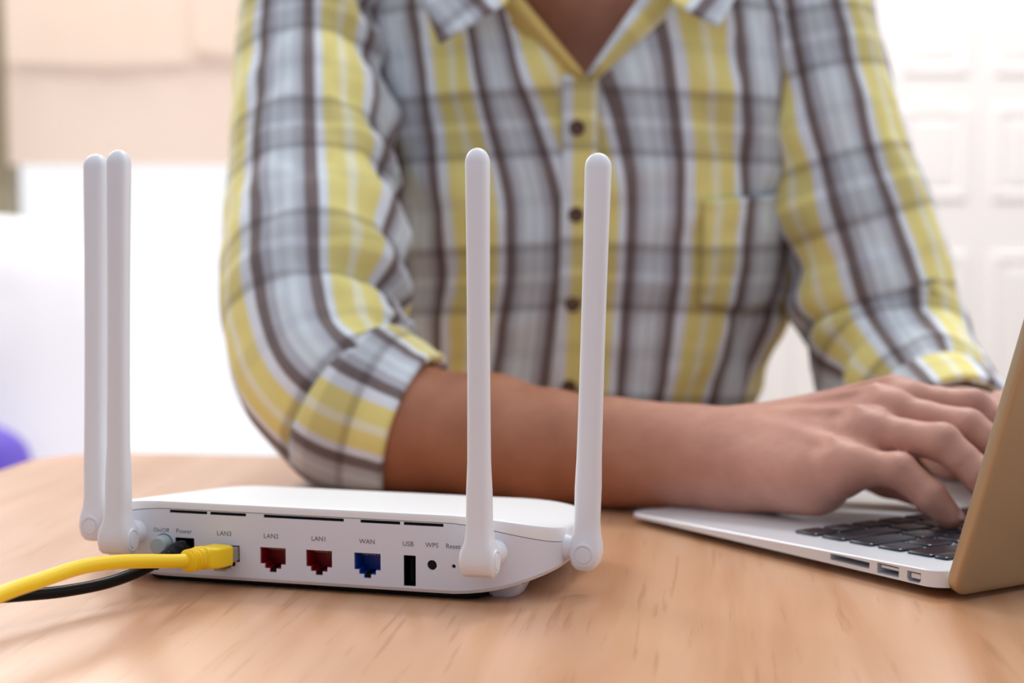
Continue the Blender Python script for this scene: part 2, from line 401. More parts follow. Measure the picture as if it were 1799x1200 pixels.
def liner(name, poly, m, y0, y1, k=0.97):
    cx = sum(x for x, z in poly) / len(poly); cz = sum(z for x, z in poly) / len(poly)
    q = [(cx + (x - cx) * k, cz + (z - cz) * k) for x, z in poly]
    b = bmesh.new(); rings_bm(b, [[Vector((x, y, z)) for x, z in q] for y in (y0, y1)], cap=(False, True))
    me = bpy.data.meshes.new(name)
    bmesh.ops.recalc_face_normals(b, faces=b.faces); bmesh.ops.solidify(b, geom=b.faces[:], thickness=0.0002); b.to_mesh(me); b.free()
    return mobj(name, me, m, router)
for u, m in ports:
    pt = liner('network_port', off(RJ, u), m, 0.0007, 0.0112)
    pt['label'] = 'blue network socket' if m is M_blue else 'dark red network socket'
    b = bmesh.new()
    for k in range(8): box(b, (u - 0.0044 + k * 0.00117, 0.0055, 0.0172), (u - 0.0039 + k * 0.00117, 0.0105, 0.0179))
    bobj('contact_pins', b, M_metal, pt)
    b = bmesh.new(); box(b, (u - 0.0015, 0.0012, 0.0083), (u + 0.0015, 0.0105, 0.0099)); bobj('latch_notch', b, M_blackm, pt)
up = liner('usb_port', rc(0.0476, 0.0532, 0.0057, 0.0193), M_black, 0.0005, 0.011)
b = bmesh.new(); box(b, (0.0496, 0.003, 0.0070), (0.0513, 0.0108, 0.0180), 0.0002); bobj('tongue', b, M_blackm, up)
pj = liner('power_socket', rc(-0.0625, -0.0530, 0.0125, 0.0214), M_black, 0.0004, 0.0112)
for a, b_ in slots:
    b = bmesh.new(); box(b, (a + 0.0001, 0.0006, 0.03265), (b_ - 0.0001, 0.0050, 0.03395)); bobj('vent_slot', b, M_blackm, router)
Mback = Matrix(((1, 0, 0, 0), (0, 0, 1, 0), (0, 1, 0, 0), (0, 0, 0, 1)))   # local z -> +y
def disc(name, u, h, prof, m):
    b = bmesh.new(); lathe(b, prof, Matrix.Translation((u, 0, h)) @ Mback, 28); return bobj(name, b, m, router, 35)
disc('pairing_button', 0.0607, 0.0156, [(0.0001, 0.0004), (0.0015, 0.0004), (0.0020, 0.0008), (0.0020, 0.0036)], M_black)
disc('reset_hole', 0.0706, 0.0156, [(0.0001, 0.0016), (0.0008, 0.0016), (0.0008, 0.005)], M_blackm)
disc('power_button_ring', -0.0682, 0.0182, [(0.0001, -0.0001), (0.0046, -0.0001), (0.0046, 0.0008)], M_blackm)
disc('power_button', -0.0682, 0.0182, [(0.0001, -0.0064), (0.0034, -0.0063), (0.0040, -0.0058), (0.0043, -0.0045), (0.0043, 0.0006)], M_btn)['label'] = 'round grey push button'
Mtxt = Matrix.Rotation(math.pi / 2, 4, 'X')
for u, s in ((-0.0695, 'On/Off'), (-0.0581, 'Power'), (-0.0381, 'LAN3'), (-0.0152, 'LAN2'), (0.0078, 'LAN1'), (0.0306, 'WAN'), (0.0497, 'USB'), (0.0607, 'WPS'), (0.0704, 'Reset')):
    text_mesh('port_lettering', s, 0.0030 if s != 'On/Off' else 0.0027, M_print, router, Matrix.Translation((u, -0.00005, 0.0243)) @ Mtxt)
# feet
for u in (-0.088, 0.088):
    for n in (0.022, 0.098):
        b = bmesh.new(); rr = []
        for k, z in ((0.0, 0.0003), (0.0012, 0.0), (0.0, 0.0006)):
            pass
        hh = h_bot(u, n) + 0.0012
        rr = []
        for grow, z in ((-0.0012, 0.0), (0.0, 0.0008), (0.003, hh)):
            rr.append([Vector((u + x, n + y, z)) for x, y in rrect(-0.007 - grow, 0.007 + grow, -0.007 - grow * .4, 0.007 + grow * .4, 0.003, 3)])
        rings_bm(b, rr); bobj('foot', b, M_white, router, 40)
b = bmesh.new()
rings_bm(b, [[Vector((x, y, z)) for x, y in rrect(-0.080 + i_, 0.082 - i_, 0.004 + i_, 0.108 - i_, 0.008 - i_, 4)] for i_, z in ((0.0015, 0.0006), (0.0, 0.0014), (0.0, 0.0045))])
bobj('gap_shadow_plate', b, M_blackm, router, 40)  # black plate added as the dark shade in the gap under the shell
# antennas
def antenna(base, top, axis, stub_dir, stub_len, pin):
    """base: barrel centre, top: tip, axis: hinge axis (unit), all router local"""
    base = Vector(base); top = Vector(top); ax = Vector(axis).normalized()
    z = (top - base).normalized(); x = ax - z * ax.dot(z); x.normalize(); y = z.cross(x)
    L = (top - base).length; b = bmesh.new(); rr = []
    wide = abs(ax.x) > 0.5
    def sect(s, hx, hy, r):
        P = []
        for cx, cy, a0 in ((hx - r, hy - r, 0), (-hx + r, hy - r, 90), (-hx + r, -hy + r, 180), (hx - r, -hy + r, 270)):
            for i in range(5):
                a = math.radians(a0 + 22.5 * i); q = cx + r * math.cos(a); P.append(base + z * (s + (0.0026 * (1 - min(1, abs(q) / hx) ** 2) if wide and s < -0.006 else 0)) + x * q + y * (cy + r * math.sin(a)))
        return P
    # x: along hinge axis, y: across it
    ax_w, ay_w = (0.0047, 0.0046) if wide else (0.0046, 0.0054)
    bot = [(-0.0072, 0.0058, 0.0022, 0.0016), (-0.0066, 0.0068, 0.0040, 0.002), (-0.0045, 0.0074, 0.0058, 0.002), (0.0, 0.0076, 0.0068, 0.0022), (0.0042, 0.0072, 0.0066, 0.0024), (0.0085, 0.0057, 0.0060, 0.0026), (0.014, 0.0051, 0.0056, 0.0028), (0.03, 0.0050, 0.0053, 0.003)]
    for s, hx, hy, r in bot:
        if not wide: hx = hx * 0.82; hy = hy if s < 0.02 else ay_w + 0.0004
        rr.append(sect(s, hx, hy, min(r, hx * .9, hy * .9)))
    for k in range(1, 12):
        t = k / 11; s = 0.03 + (L - 0.0062 - 0.03) * t
        g = 1.0 - 0.06 * math.sin(t * math.pi) + (0.03 * t)
        rr.append(sect(s, ax_w * g, ay_w * g, 0.003))
    for q in (0.25, 0.5, 0.7, 0.85, 0.95, 0.995):
        s = L - 0.0062 + 0.0062 * q; g = math.sqrt(max(0, 1 - q * q)) * 1.03
        rr.append(sect(s, max(ax_w * g, 0.0004), max(ay_w * g, 0.0004), max(0.003 * g, 0.0003)))
    rings_bm(b, rr)
    a = bobj('antenna', b, M_ant, router, 50)
    # round hinge end caps with a raised ring
    half = 0.0076 if wide else 0.0062
    R = ax.to_track_quat('Z', 'Y').to_matrix().to_4x4()
    for sgn in (1, -1):
        b = bmesh.new(); Q = Matrix.Translation(base + ax * sgn * (half - 0.001)) @ (R if sgn > 0 else R @ Matrix.Rotation(math.pi, 4, 'X'))
        lathe(b, [(0.0052, 0), (0.0050, 0.0012), (0.0042, 0.0013), (0.0040, 0.0007), (0.0036, 0.0007), (0.0034, 0.0015), (0.0001, 0.0016)], Q, 28)
        bobj('hinge_cap', b, M_ant, a, 35)
    # knuckle and collar joining it to the body
    sd = Vector(stub_dir).normalized(); R = sd.to_track_quat('Z', 'Y').to_matrix().to_4x4()
    b = bmesh.new(); st = base + sd * 0.003
    lathe(b, [(0.0044, 0), (0.0047, stub_len * .25), (0.0049, stub_len * .3), (0.0053, stub_len * .35), (0.0056, stub_len * .8), (0.0052, stub_len), ], Matrix.Translation(st) @ R, 28)
    bobj('swivel_stub', b, M_ant, a, 40)
antenna((-0.0850, -0.0115, 0.0215), (-0.0814, -0.0115, 0.1965), (1, 0, 0), (0.24, 1, 0.12), 0.012, 1)
antenna((0.0860, -0.0115, 0.0212), (0.0853, -0.0115, 0.1955), (1, 0, 0), (0.24, 1, 0.12), 0.012, 1)
antenna((0.1217, 0.033, 0.0180), (0.1267, 0.033, 0.1946), (0, 1, 0), (-1, 0, 0.25), 0.013, 1)
antenna((-0.1215, 0.033, 0.0185), (-0.1180, 0.033, 0.1965), (0, 1, 0), (1, 0, 0.25), 0.013, 1)

# ------------------------------------------------------------------ cables
RM = Matrix.Translation(RO) @ Matrix.Rotation(PSI, 4, 'Z')
def rw(u, n, h): return RM @ Vector((u, n, h))
eth = empty('network_cable', 'yellow network cable plugged into the router socket marked LAN3', 'cable', rw(-0.0368, -0.002, 0))
def loc_pts(pts, root): return [tuple(Vector(p[:3]) - root.location) + (p[3],) for p in pts]
bootend = at(338, 984, 0.742)
cab = [tuple(bootend) + (0.0031,)]
for px, py, Y in ((305, 986, 0.735), (255, 986, 0.722), (200, 988, 0.706), (140, 997, 0.688), (70, 1020, 0.664), (0, 1045, 0.640), (-80, 1088, 0.615)):
    cab.append(tuple(at(px, py, Y)) + (0.0031,))
e = Vector(cab[-1][:3])
for d in ((-0.028, -0.03, -0.010), (-0.07, -0.07, -0.021)): cab.append(tuple(e + Vector(d)) + (0.0031,))
g = cab[-1]; cab.append((g[0] - 0.06, g[1] - 0.05, 0.0034, 0.0031)); cab.append((g[0] - 0.09, g[1] - 0.10, 0.0034, 0.0031))
bm = bmesh.new(); tube(bm, loc_pts(cab, eth), 140, 16); bobj('cord', bm, M_yel, eth, 180)
# plug: boot running from socket to bootend, squarer near the socket
mouth = rw(-0.0368, -0.001, 0.0155)
d = (bootend - mouth)
ctr = [mouth, mouth + (rw(-0.0368, -0.012, 0.0155) - mouth) * 0.9 + Vector((-0.002, 0, 0.0003)), mouth + d * 0.72 + Vector((0, -0.0008, 0.0004)), bootend, bootend + (bootend - mouth).normalized() * 0.004]
S = catmull([tuple(c) for c in ctr], 40); fr = tube_frames(S, (0, 0, 1)); rr = []
for i, ((t, a, b_), s) in enumerate(zip(fr, S)):
    q = i / 40
    if q < 0.06: continue
    k = min(1, max(0, (q - 0.42) / 0.2)); hx = 0.0061 * (1 - k) + 0.0048 * k; hz = 0.0047 * (1 - k) + 0.0047 * k; ex = 0.28 * (1 - k) + 0.85 * k
    if q > 0.5:
        rib = 0.00035 * (1 if int((q - 0.5) * 22) % 2 == 0 else -1); hx += rib; hz += rib
    if q > 0.9: hx -= 0.0012 * (q - 0.9) * 10; hz -= 0.0012 * (q - 0.9) * 10
    rr.append([Vector(s + a * sp(math.cos(2 * math.pi * j / 28), ex) * hz + b_ * sp(math.sin(2 * math.pi * j / 28), ex) * hx) - eth.location for j in range(28)])
bm = bmesh.new(); rings_bm(bm, rr); bobj('strain_relief_boot', bm, M_yel, eth, 40)
RL = RM.copy(); RL.translation = RM.translation - eth.location
bm = bmesh.new(); box(bm, (-0.0368 - 0.0057, -0.0045, 0.0124), (-0.0368 + 0.0057, 0.009, 0.0187), 0.0004, 1, RL); plug = bobj('plug', bm, M_clear, eth); plug['label'] = 'clear plastic plug body'
bm = bmesh.new(); prism(bm, [(-0.0398, 0.0113), (-0.0398, 0.0121), (-0.0338, 0.0121), (-0.0338, 0.0113)], (-0.002, 0.008), RL)
prism(bm, [(-0.0396, 0.0088), (-0.0396, 0.0097), (-0.0340, 0.0097), (-0.0340, 0.0088)], (-0.0075, -0.0015), RL); bobj('latch_clip', bm, M_clear, plug)

pw = empty('power_cord', 'black power cord with ribbed plug in the router power socket', 'cord', rw(-0.0578, -0.002, 0))
jm = rw(-0.0578, 0.006, 0.0163); j1 = at(300, 976, 0.757); j2 = at(272, 990, 0.748)
pts = [tuple(jm) + (0.0040,), tuple(rw(-0.0585, -0.004, 0.0166)) + (0.0040,), tuple(at(311, 969, 0.764)) + (0.0038,), tuple(j1) + (0.0034,), tuple(j2) + (0.0027,)]
S = catmull(pts, 44); fr = tube_frames(S[:, :3], (0, 0, 1)); rr = []
for i, ((t, a, b_), s) in enumerate(zip(fr, S)):
    r = s[3] + (0.0004 if (i > 20 and i % 4 < 2) else 0)
    rr.append([Vector(s[:3] + (a * math.cos(2 * math.pi * j / 24) + b_ * math.sin(2 * math.pi * j / 24)) * r) - pw.location for j in range(24)])
bm = bmesh.new(); rings_bm(bm, rr); bobj('strain_relief_boot', bm, M_black, pw, 40)
pts = [tuple(j2) + (0.0024,)]
for px, py, Y in ((235, 1008, 0.738), (180, 1026, 0.724), (110, 1039, 0.708), (50, 1045, 0.695), (0, 1049, 0.685), (-90, 1056, 0.668)): pts.append(tuple(at(px, py, Y)) + (0.0024,))
g = pts[-1]; pts += [(g[0] - 0.05, g[1] - 0.02, 0.006, 0.0024), (g[0] - 0.10, g[1] - 0.05, 0.0027, 0.0024), (g[0] - 0.15, g[1] - 0.10, 0.0027, 0.0024)]
bm = bmesh.new(); tube(bm, loc_pts(pts, pw), 120, 18, (0, 0, 1), lambda th: 0.78 + 0.32 * abs(math.cos(th))); bobj('cord', bm, M_black, pw, 180)

# ------------------------------------------------------------------ laptop (local x: along the hinge, y: towards the user, z up)
LAP_RZ = math.atan2(0.5427, 0.8399)
lap = empty('laptop', 'open silver laptop seen from behind its lid with black keys', 'laptop', (0.1872, 0.7320, 0), LAP_RZ)
LW, LD = 0.325, 0.2305
def ltop(y): return 0.0128 - 0.0072 * y / LD
def lbot(y): return ltop(y) - 0.0084 * (1 - 0.74 * (y / LD) ** 1.7)
bm = bmesh.new(); rr = []
def lo(ins): return rrect(ins, LW - ins, ins, LD - ins, 0.011 - min(ins, 0.007), 8)
for ins, z in ((0.04, lambda y: lbot(y) - 0.0010), (0.016, lambda y: lbot(y) - 0.0006), (0.003, lambda y: lbot(y)), (0.0, lambda y: lbot(y) + 0.0007), (0.0, lambda y: ltop(y) - 0.0005), (0.0004, ltop), (0.003, ltop)):
    rr.append([Vector((x, y, z(y))) for x, y in lo(ins)])
rings_bm(bm, rr); base = bobj('base', bm, M_alu, lap, 35)
def lcut(y0, y1, z0, z1, dep, cham=0.0):
    b = bmesh.new(); P = [(y0, z0 + cham), (y0 + cham, z0), (y1 - cham, z0), (y1, z0 + cham), (y1, z1), (y0, z1)] if cham else [(y0, z0), (y1, z0), (y1, z1), (y0, z1)]
    rings_bm(b, [[Vector((x, y, z)) for y, z in P] for x in (-0.003, dep)]); c = bobj('c', b, M_alu); c.parent = lap; return c
sl = [(0.0445, 0.0700, 0.0065, 0.0094), (0.0262, 0.0396, 0.0057, 0.0104), (0.0130, 0.0212, 0.0054, 0.0100)]
cs = [lcut(*sl[0], 0.011), lcut(*sl[1], 0.011), lcut(*sl[2], 0.011, 0.0012)]
bpy.context.view_layer.update(); cut(base, cs)
for nm, (y0, y1, z0, z1) in zip(('card_slot', 'usb_port', 'display_port'), sl):
    b = bmesh.new(); box(b, (0.0105, y0 + 0.0002, z0 + 0.0002), (0.0109, y1 - 0.0002, z1 - 0.0002)); po = bobj(nm, b, M_blackm, lap)
    if nm != 'card_slot':
        b = bmesh.new(); box(b, (0.0012, y0 + 0.0014, (z0 + z1) / 2 + (0.0002 if nm == 'usb_port' else -0.0008)), (0.0104, y1 - 0.0014, (z0 + z1) / 2 + 0.0014), 0.0001, 1); bobj('tongue', b, M_alu, po)
for x in (0.03, LW - 0.03):
    for y in (0.028, LD - 0.03):
        b = bmesh.new(); lathe(b, [(0.006, 0), (0.007, 0.0006), (0.007, lbot(y) - 0.0005)], Matrix.Translation((x, y, 0)), 20); bobj('foot', b, M_blackm, lap, 40)
# keyboard: rows from hinge (function row) to user; user's right is x = 0.022
tilt = math.atan(0.0072 / LD)
def key_mesh(wd, dp):
    b = bmesh.new(); rr = []
    for ins, z in ((0, -0.0006), (0, 0.0006), (0.0004, 0.0010), (0.0016, 0.0009)):
        rr.append([Vector((x, y, z)) for x, y in rrect(-wd / 2 + ins, wd / 2 - ins, -dp / 2 + ins, dp / 2 - ins, 0.0016, 3)])
    rings_bm(b, rr); me = bpy.data.meshes.new('key'); bmesh.ops.recalc_face_normals(b, faces=b.faces); b.to_mesh(me); b.free(); me.materials.append(M_key)
    for p_ in me.polygons: p_.use_smooth = True
    me.set_sharp_from_angle(angle=math.radians(40)); return me
kc = {}
rows = [(0.0290, 0.0085, [19.5] + [19.5] * 13), (0.0420, 0.0155, [26.7] + [16] * 13), (0.0610, 0.0155, [16] * 13 + [26.7]), (0.0800, 0.0155, [31.2] + [16] * 11 + [31.2]), (0.0990, 0.0155, [41.0] + [16] * 10 + [41.0]),
        (0.1180, 0.0155, [])]
X0, X1, GAP = 0.0225, 0.3015, 3.0
for y, dp, ws in rows:
    y -= 0.006
    if ws:
        tot = sum(ws) + GAP * (len(ws) - 1); k = ((X1 - X0) * 1000 - GAP * (len(ws) - 1)) / sum(ws); x = X0; seq = []
        for wv in ws:
            wv = wv * k / 1000; seq.append((x + wv / 2, wv)); x += wv + GAP / 1000
    else:
        seq = [(X0 + 0.008, .016), (X0 + 0.027, .016), (X0 + 0.046, .016), (X0 + 0.065, .016), (X0 + 0.0855, .019), (X0 + 0.1505, .105), (X0 + 0.2155, .019), (X0 + 0.2345, .016), (X0 + 0.2535, .016), (X0 + 0.2705, .016)]
    for cx, wv in seq:
        kk = (round(wv, 4), dp)
        if kk not in kc: kc[kk] = key_mesh(*kk)
        o = bpy.data.objects.new('key', kc[kk]); COL.objects.link(o); o.parent = lap; o.location = (cx, y, ltop(y) + 0.0004); o.rotation_euler = (-tilt, 0, 0)
bm = bmesh.new(); box(bm, (LW / 2 - 0.0525, 0.146, -0.0002), (LW / 2 + 0.0525, 0.222, 0.00012), 0.0001, 1)
for v in bm.verts: v.co.z += ltop(v.co.y)
bobj('trackpad', bm, mat('trackpad', (0.66, 0.66, 0.67, 1), 0.4, 0.3), lap)
# lid: leaning back over the hinge
LT = math.radians(18.5)
lidM = Matrix.Translation((0, -0.0012, 0.0072)) @ Matrix.Rotation(LT, 4, 'X')      # local z up the lid, y to the screen side
def lid_ring(ins, y): return [lidM @ Vector((x, y, z)) for x, z in rrect(ins, LW - ins, -0.0035 + ins, 0.216 - ins, 0.0095 - min(ins, 0.006), 8)]
bm = bmesh.new(); rings_bm(bm, [lid_ring(0.004, -0.0056), lid_ring(0.0016, -0.0054), lid_ring(0.0004, -0.0046), lid_ring(0, -0.0036), lid_ring(0, -0.0004), lid_ring(0.0004, 0), lid_ring(0.003, 0)])
lid = bobj('lid', bm, M_lid, lap, 35)
bm = bmesh.new(); box(bm, (0.003, -0.0001, 0.012), (LW - 0.003, 0.0004, 0.213), 0, 1, lidM); bobj('screen_bezel', bm, mat('bezel', (0.55, 0.55, 0.55, 1), 0.4, 0.6), lid)
bm = bmesh.new(); box(bm, (0.018, 0.0002, 0.024), (LW - 0.018, 0.0006, 0.202), 0, 1, lidM); bobj('display', bm, M_glassblk, lid)
bm = bmesh.new(); lathe(bm, [(0.0026, 0.04), (0.0030, 0.041), (0.0030, LW - 0.041), (0.0026, LW - 0.04)], Matrix.Translation((0, 0.0022, 0.0098)) @ Matrix.Rotation(math.pi / 2, 4, 'Y'), 18); bobj('hinge', bm, M_blackm, lap, 40)

# ------------------------------------------------------------------ person
PO = Vector((0.055, 1.30, -0.30))
per = empty('person', 'person in rolled-sleeve yellow and grey plaid shirt typing on a laptop', 'person', PO)
V = lambda *a: np.array(a, np.float32)
def P3(px, py, Y): return np.array(at(px, py, Y), np.float32)
def cone(p, a, b, ra, rb):
    ab = b - a; l2 = float(ab.dot(ab)); t = np.clip((p - a) @ ab / l2, 0, 1)
    d = p - a - t[:, None] * ab
    return np.sqrt((d * d).sum(1)) - (ra + (rb - ra) * t)
def ell(p, c, r, R=None):
    q = p - c
    if R is not None: q = q @ R
    r = np.array(r, np.float32); k = np.sqrt(((q / r) ** 2).sum(1)); k2 = np.sqrt(((q / (r * r)) ** 2).sum(1)) + 1e-9
    return k * (k - 1) / k2
def smin(a, b, k):
    h = np.clip(0.5 + 0.5 * (b - a) / k, 0, 1); return b + (a - b) * h - k * h * (1 - h)
def bony(pts):
    """narrow each phalanx between its joints"""
    o = [pts[0]]
    for (a, ra), (b, rb) in zip(pts, pts[1:]): o += [((a + b) / 2, (ra + rb) / 2 * 0.93), (b, rb * 1.03)]
    return o
def chain(p, pts, k=0.003):
    d = None
    for (a, ra), (b, rb) in zip(pts, pts[1:]):
        e = cone(p, a, b, ra, rb); d = e if d is None else smin(d, e, k)
    return d
# right arm (left in the picture)
sh_r = V(-0.146, 1.277, 0.335); el_r = P3(588, 712, 1.082)
fa = [(el_r, .036), (P3(700, 752, 1.05), .0395), (P3(861, 766, 1.02), .0358), (P3(967, 786, .995), .0322), (P3(1078, 795, .975), .0298), (P3(1150, 799, .963), .0276), (P3(1211, 802, .953), .0250)]
wr = fa[-1][0]
mcpI, mcpM, mcpR, mcpP = P3(1578, 706, .915), P3(1550, 722, .897), P3(1520, 760, .880), P3(1478, 818, .866)
heel1, heel2 = P3(1290, 821, .935), P3(1430, 838, .888)
fing = {
 'index': [(mcpI, .0105), (P3(1708, 714, .902), .0092), (P3(1775, 765, .893), .0083), (P3(1815, 850, .888), .0072)],
 'middle': [(mcpM, .0108), (P3(1700, 752, .874), .0096), (P3(1772, 800, .862), .0086), (P3(1805, 893, .853), .0074)],
 'ring': [(mcpR, .0106), (P3(1655, 777, .856), .0094), (P3(1722, 835, .845), .0085), (P3(1770, 915, .838), .0072)],
 'pinky': [(mcpP, .0100), (P3(1580, 826, .853), .0088), (P3(1634, 872, .846), .0080), (P3(1668, 908, .846), .0066)],
}
th_r = [(P3(1330, 800, .962), .014), (P3(1450, 800, .955), .012), (P3(1560, 840, .935), .0105), (P3(1630, 868, .915), .0085)]
# left arm (right in the picture)
sh_l = V(0.216, 1.287, 0.335); el_l = P3(1575, 655, 1.210); wr_l = V(0.277, 1.040, 0.033)
fl = [(el_l, .034), (P3(1648, 742, 1.136), .031), (wr_l, .026)]
hl = [(wr_l, .024)]
kn_l = [V(0.286 + .84 * o_, 0.968 + .54 * o_, z_) for o_, z_ in ((-.029, .054), (-.009, .057), (.011, .054), (.030, .048))]
def lf(m, i):
    k = (.95, 1.05, 1.0, .8)[i]; f = V(.54, -.84, 0)
    return [(m, .0104), (m + f * .042 * k + V(0, 0, -.003), .0092), (m + f * .060 * k + V(0, 0, -.019), .0083), (V(*(m + f * .068 * k)[:2], .0185), .0072)]
th_l = [(V(0.262, 1.015, 0.040), .014), (V(0.257, 0.975, 0.034), .012), (V(0.272, 0.945, 0.026), .0105), (V(0.288, 0.922, 0.0195), .0085)]
hc = V(0.055, 1.235, 0.555)
def sdf(p):
    d = ell(p, V(0.055, 1.305, 0.16), (0.138, 0.082, 0.235))
    d = smin(d, ell(p, V(0.055, 1.335, -0.08), (0.125, 0.085, 0.16)), .05)
    d = smin(d, cone(p, V(-0.10, 1.30, 0.322), V(0.21, 1.305, 0.322), .036, .036), .04)
    d = smin(d, cone(p, V(0.055, 1.29, 0.33), V(0.055, 1.262, 0.46), .056, .052), .03)
    hd = smin(ell(p, hc + V(0, 0.01, 0.03), (0.075, 0.093, 0.098)), ell(p, hc + V(0, -0.025, -0.055), (0.055, 0.06, 0.065)), .03)
    hd = smin(hd, cone(p, hc + V(0, -0.085, 0.015), hc + V(0, -0.104, -0.018), .008, .013), .012)      # nose
    hd = smin(hd, ell(p, hc + V(0, -0.083, -0.052), (0.024, 0.012, 0.008)), .006)                     # lips
    for s in (-1, 1):
        hd = -smin(-hd, ell(p, hc + V(s * .031, -0.088, 0.018), (0.017, 0.014, 0.010)), .012)
        hd = smin(hd, ell(p, hc + V(s * .031, -0.071, 0.017), (0.013, 0.012, 0.010)), .002)
        hd = smin(hd, ell(p, hc + V(s * .077, 0.012, 0.0), (0.009, 0.020, 0.031)), .008)
    d = smin(d, hd, .02)
    for sh, el, fore in ((sh_r, el_r, fa), (sh_l, el_l, fl)):
        d = smin(d, cone(p, sh, el, .037, .035), .03)
        d = smin(d, chain(p, fore, .01), .012)
    near = p[:, 1] < 1.06
    if near.any():
        q = p[near]; dn = d[near]
        # right palm
        pal = cone(q, wr, heel1, .0245, .0245)
        pal = smin(pal, cone(q, heel1, heel2, .0235, .0205), .015)
        for m_, r in ((mcpI, .0135), (mcpM, .0140), (mcpR, .0140), (mcpP, .0125)):
            pal = smin(pal, cone(q, wr + V(.006, -.004, .0), m_ - V(0, 0, .005), .0225, r), .010)
        for m_ in (mcpI, mcpM, mcpR, mcpP):                                   # knuckles and tendons
            pal = smin(pal, cone(q, m_ + V(0, 0, .0022), m_ + V(.004, -.003, .0015), .0108, .0103), .005)
            a_ = wr + V(.015, -.008, .0218); pal = smin(pal, cone(q, a_, m_ + V(-.004, .002, .0112), .0026, .0034), .005)
        dn = smin(dn, pal, .012)
        res = dn
        for nm in fing: res = np.minimum(res, smin(dn, chain(q, bony(fing[nm]), .003), .007))
        res = np.minimum(res, smin(dn, chain(q, th_r, .004), .010))
        # left hand
        pl = None
        for m_ in kn_l:
            e_ = cone(q, wr_l, m_ - V(0, 0, .004), .0225, .0135); pl = e_ if pl is None else smin(pl, e_, .010)
        pl = smin(dn, pl, .012)
        res = np.minimum(res, pl)
        for i, m_ in enumerate(kn_l): res = np.minimum(res, smin(pl, chain(q, lf(m_, i), .004), .007))
        res = np.minimum(res, smin(pl, chain(q, th_l, .004), .010))
        d = d.copy(); d[near] = res
    return d
def surface_nets(fn, lo, hi, h, B=8):
    n = [int(math.ceil((hi[i] - lo[i]) / h / B)) * B for i in range(3)]
    G = np.full(n, 1.0, np.float32); nb = [k // B for k in n]
    ii = np.stack(np.meshgrid(*[np.arange(k) for k in nb], indexing='ij'), -1).reshape(-1, 3)
    lo = np.array(lo, np.float32)
    ctr = lo + (ii * B + (B - 1) / 2) * h
    dc = np.concatenate([fn(c.astype(np.float32)) for c in np.array_split(ctr, max(1, len(ctr) // 40000))])
    bl = ii[np.abs(dc) < h * B * 1.0 + 0.006]; inside = ii[dc < -(h * B * 1.0 + 0.006)]
    for i, j, k in inside: G[i * B:i * B + B, j * B:j * B + B, k * B:k * B + B] = -1
    o = np.stack(np.meshgrid(*[np.arange(B)] * 3, indexing='ij'), -1).reshape(-1, 3)
    for ch in np.array_split(bl, max(1, len(bl) // 200)):
        idx = (ch[:, None, :] * B + o[None]).reshape(-1, 3)
        G[idx[:, 0], idx[:, 1], idx[:, 2]] = fn((lo + idx * h).astype(np.float32))
    S = G < 0
    N = np.array(n); cells_q = []; flips = []
    for ax in range(3):
        sl0 = [slice(1, -1)] * 3; sl1 = [slice(1, -1)] * 3
        sl0[ax] = slice(0, -1); sl1[ax] = slice(1, None)
        A, C = S[tuple(sl0)], S[tuple(sl1)]
        e = np.argwhere(A != C); st = np.array([1, 1, 1]); st[ax] = 0; fl = A[tuple(e.T)]
        e = e + st
        b, c = (ax + 1) % 3, (ax + 2) % 3
        eb = np.zeros(3, int); eb[b] = 1; ec = np.zeros(3, int); ec[c] = 1
        q = np.stack([e - eb - ec, e - ec, e, e - eb], 1)          # four cells round the edge
        q[~fl] = q[~fl][:, ::-1]
        cells_q.append(q)
    Q = np.concatenate(cells_q); key = (Q[..., 0] * N[1] + Q[..., 1]) * N[2] + Q[..., 2]
    uq, inv = np.unique(key.ravel(), return_inverse=True); faces = inv.reshape(-1, 4)
    cx = np.stack([uq // (N[1] * N[2]), (uq // N[2]) % N[1], uq % N[2]], 1)
    co = [(a, b, c) for a in (0, 1) for b in (0, 1) for c in (0, 1)]
    acc = np.zeros((len(uq), 3)); cnt = np.zeros(len(uq))
    val = {c: G[cx[:, 0] + c[0], cx[:, 1] + c[1], cx[:, 2] + c[2]] for c in co}
    for a in co:
        for b in co:
            if a < b and sum(abs(a[i] - b[i]) for i in range(3)) == 1:
                va, vb = val[a], val[b]; m_ = (va < 0) != (vb < 0)
                t = np.where(m_, va / np.where(va - vb == 0, 1, va - vb), 0)
                pt = np.array(a) + t[:, None] * (np.array(b) - np.array(a))
                acc[m_] += pt[m_]; cnt[m_] += 1
    vts = lo + (cx + acc / cnt[:, None]) * h
    return vts, faces
vts, fcs = surface_nets(sdf, (-0.225, 0.81, -0.25), (0.385, 1.43, 0.70), 0.0018)
# light Laplacian smoothing
ed = np.concatenate([fcs[:, [0, 1]], fcs[:, [1, 2]], fcs[:, [2, 3]], fcs[:, [3, 0]]])
for _ in range(2):
    s = np.zeros_like(vts); c = np.zeros(len(vts)); np.add.at(s, ed[:, 0], vts[ed[:, 1]]); np.add.at(c, ed[:, 0], 1); vts = vts * 0.5 + 0.5 * s / c[:, None]
me = bpy.data.meshes.new('body'); me.from_pydata((vts - np.array(PO)).tolist(), [], fcs.tolist()); me.update()
body = mobj('body', me, M_skin, per, 180)
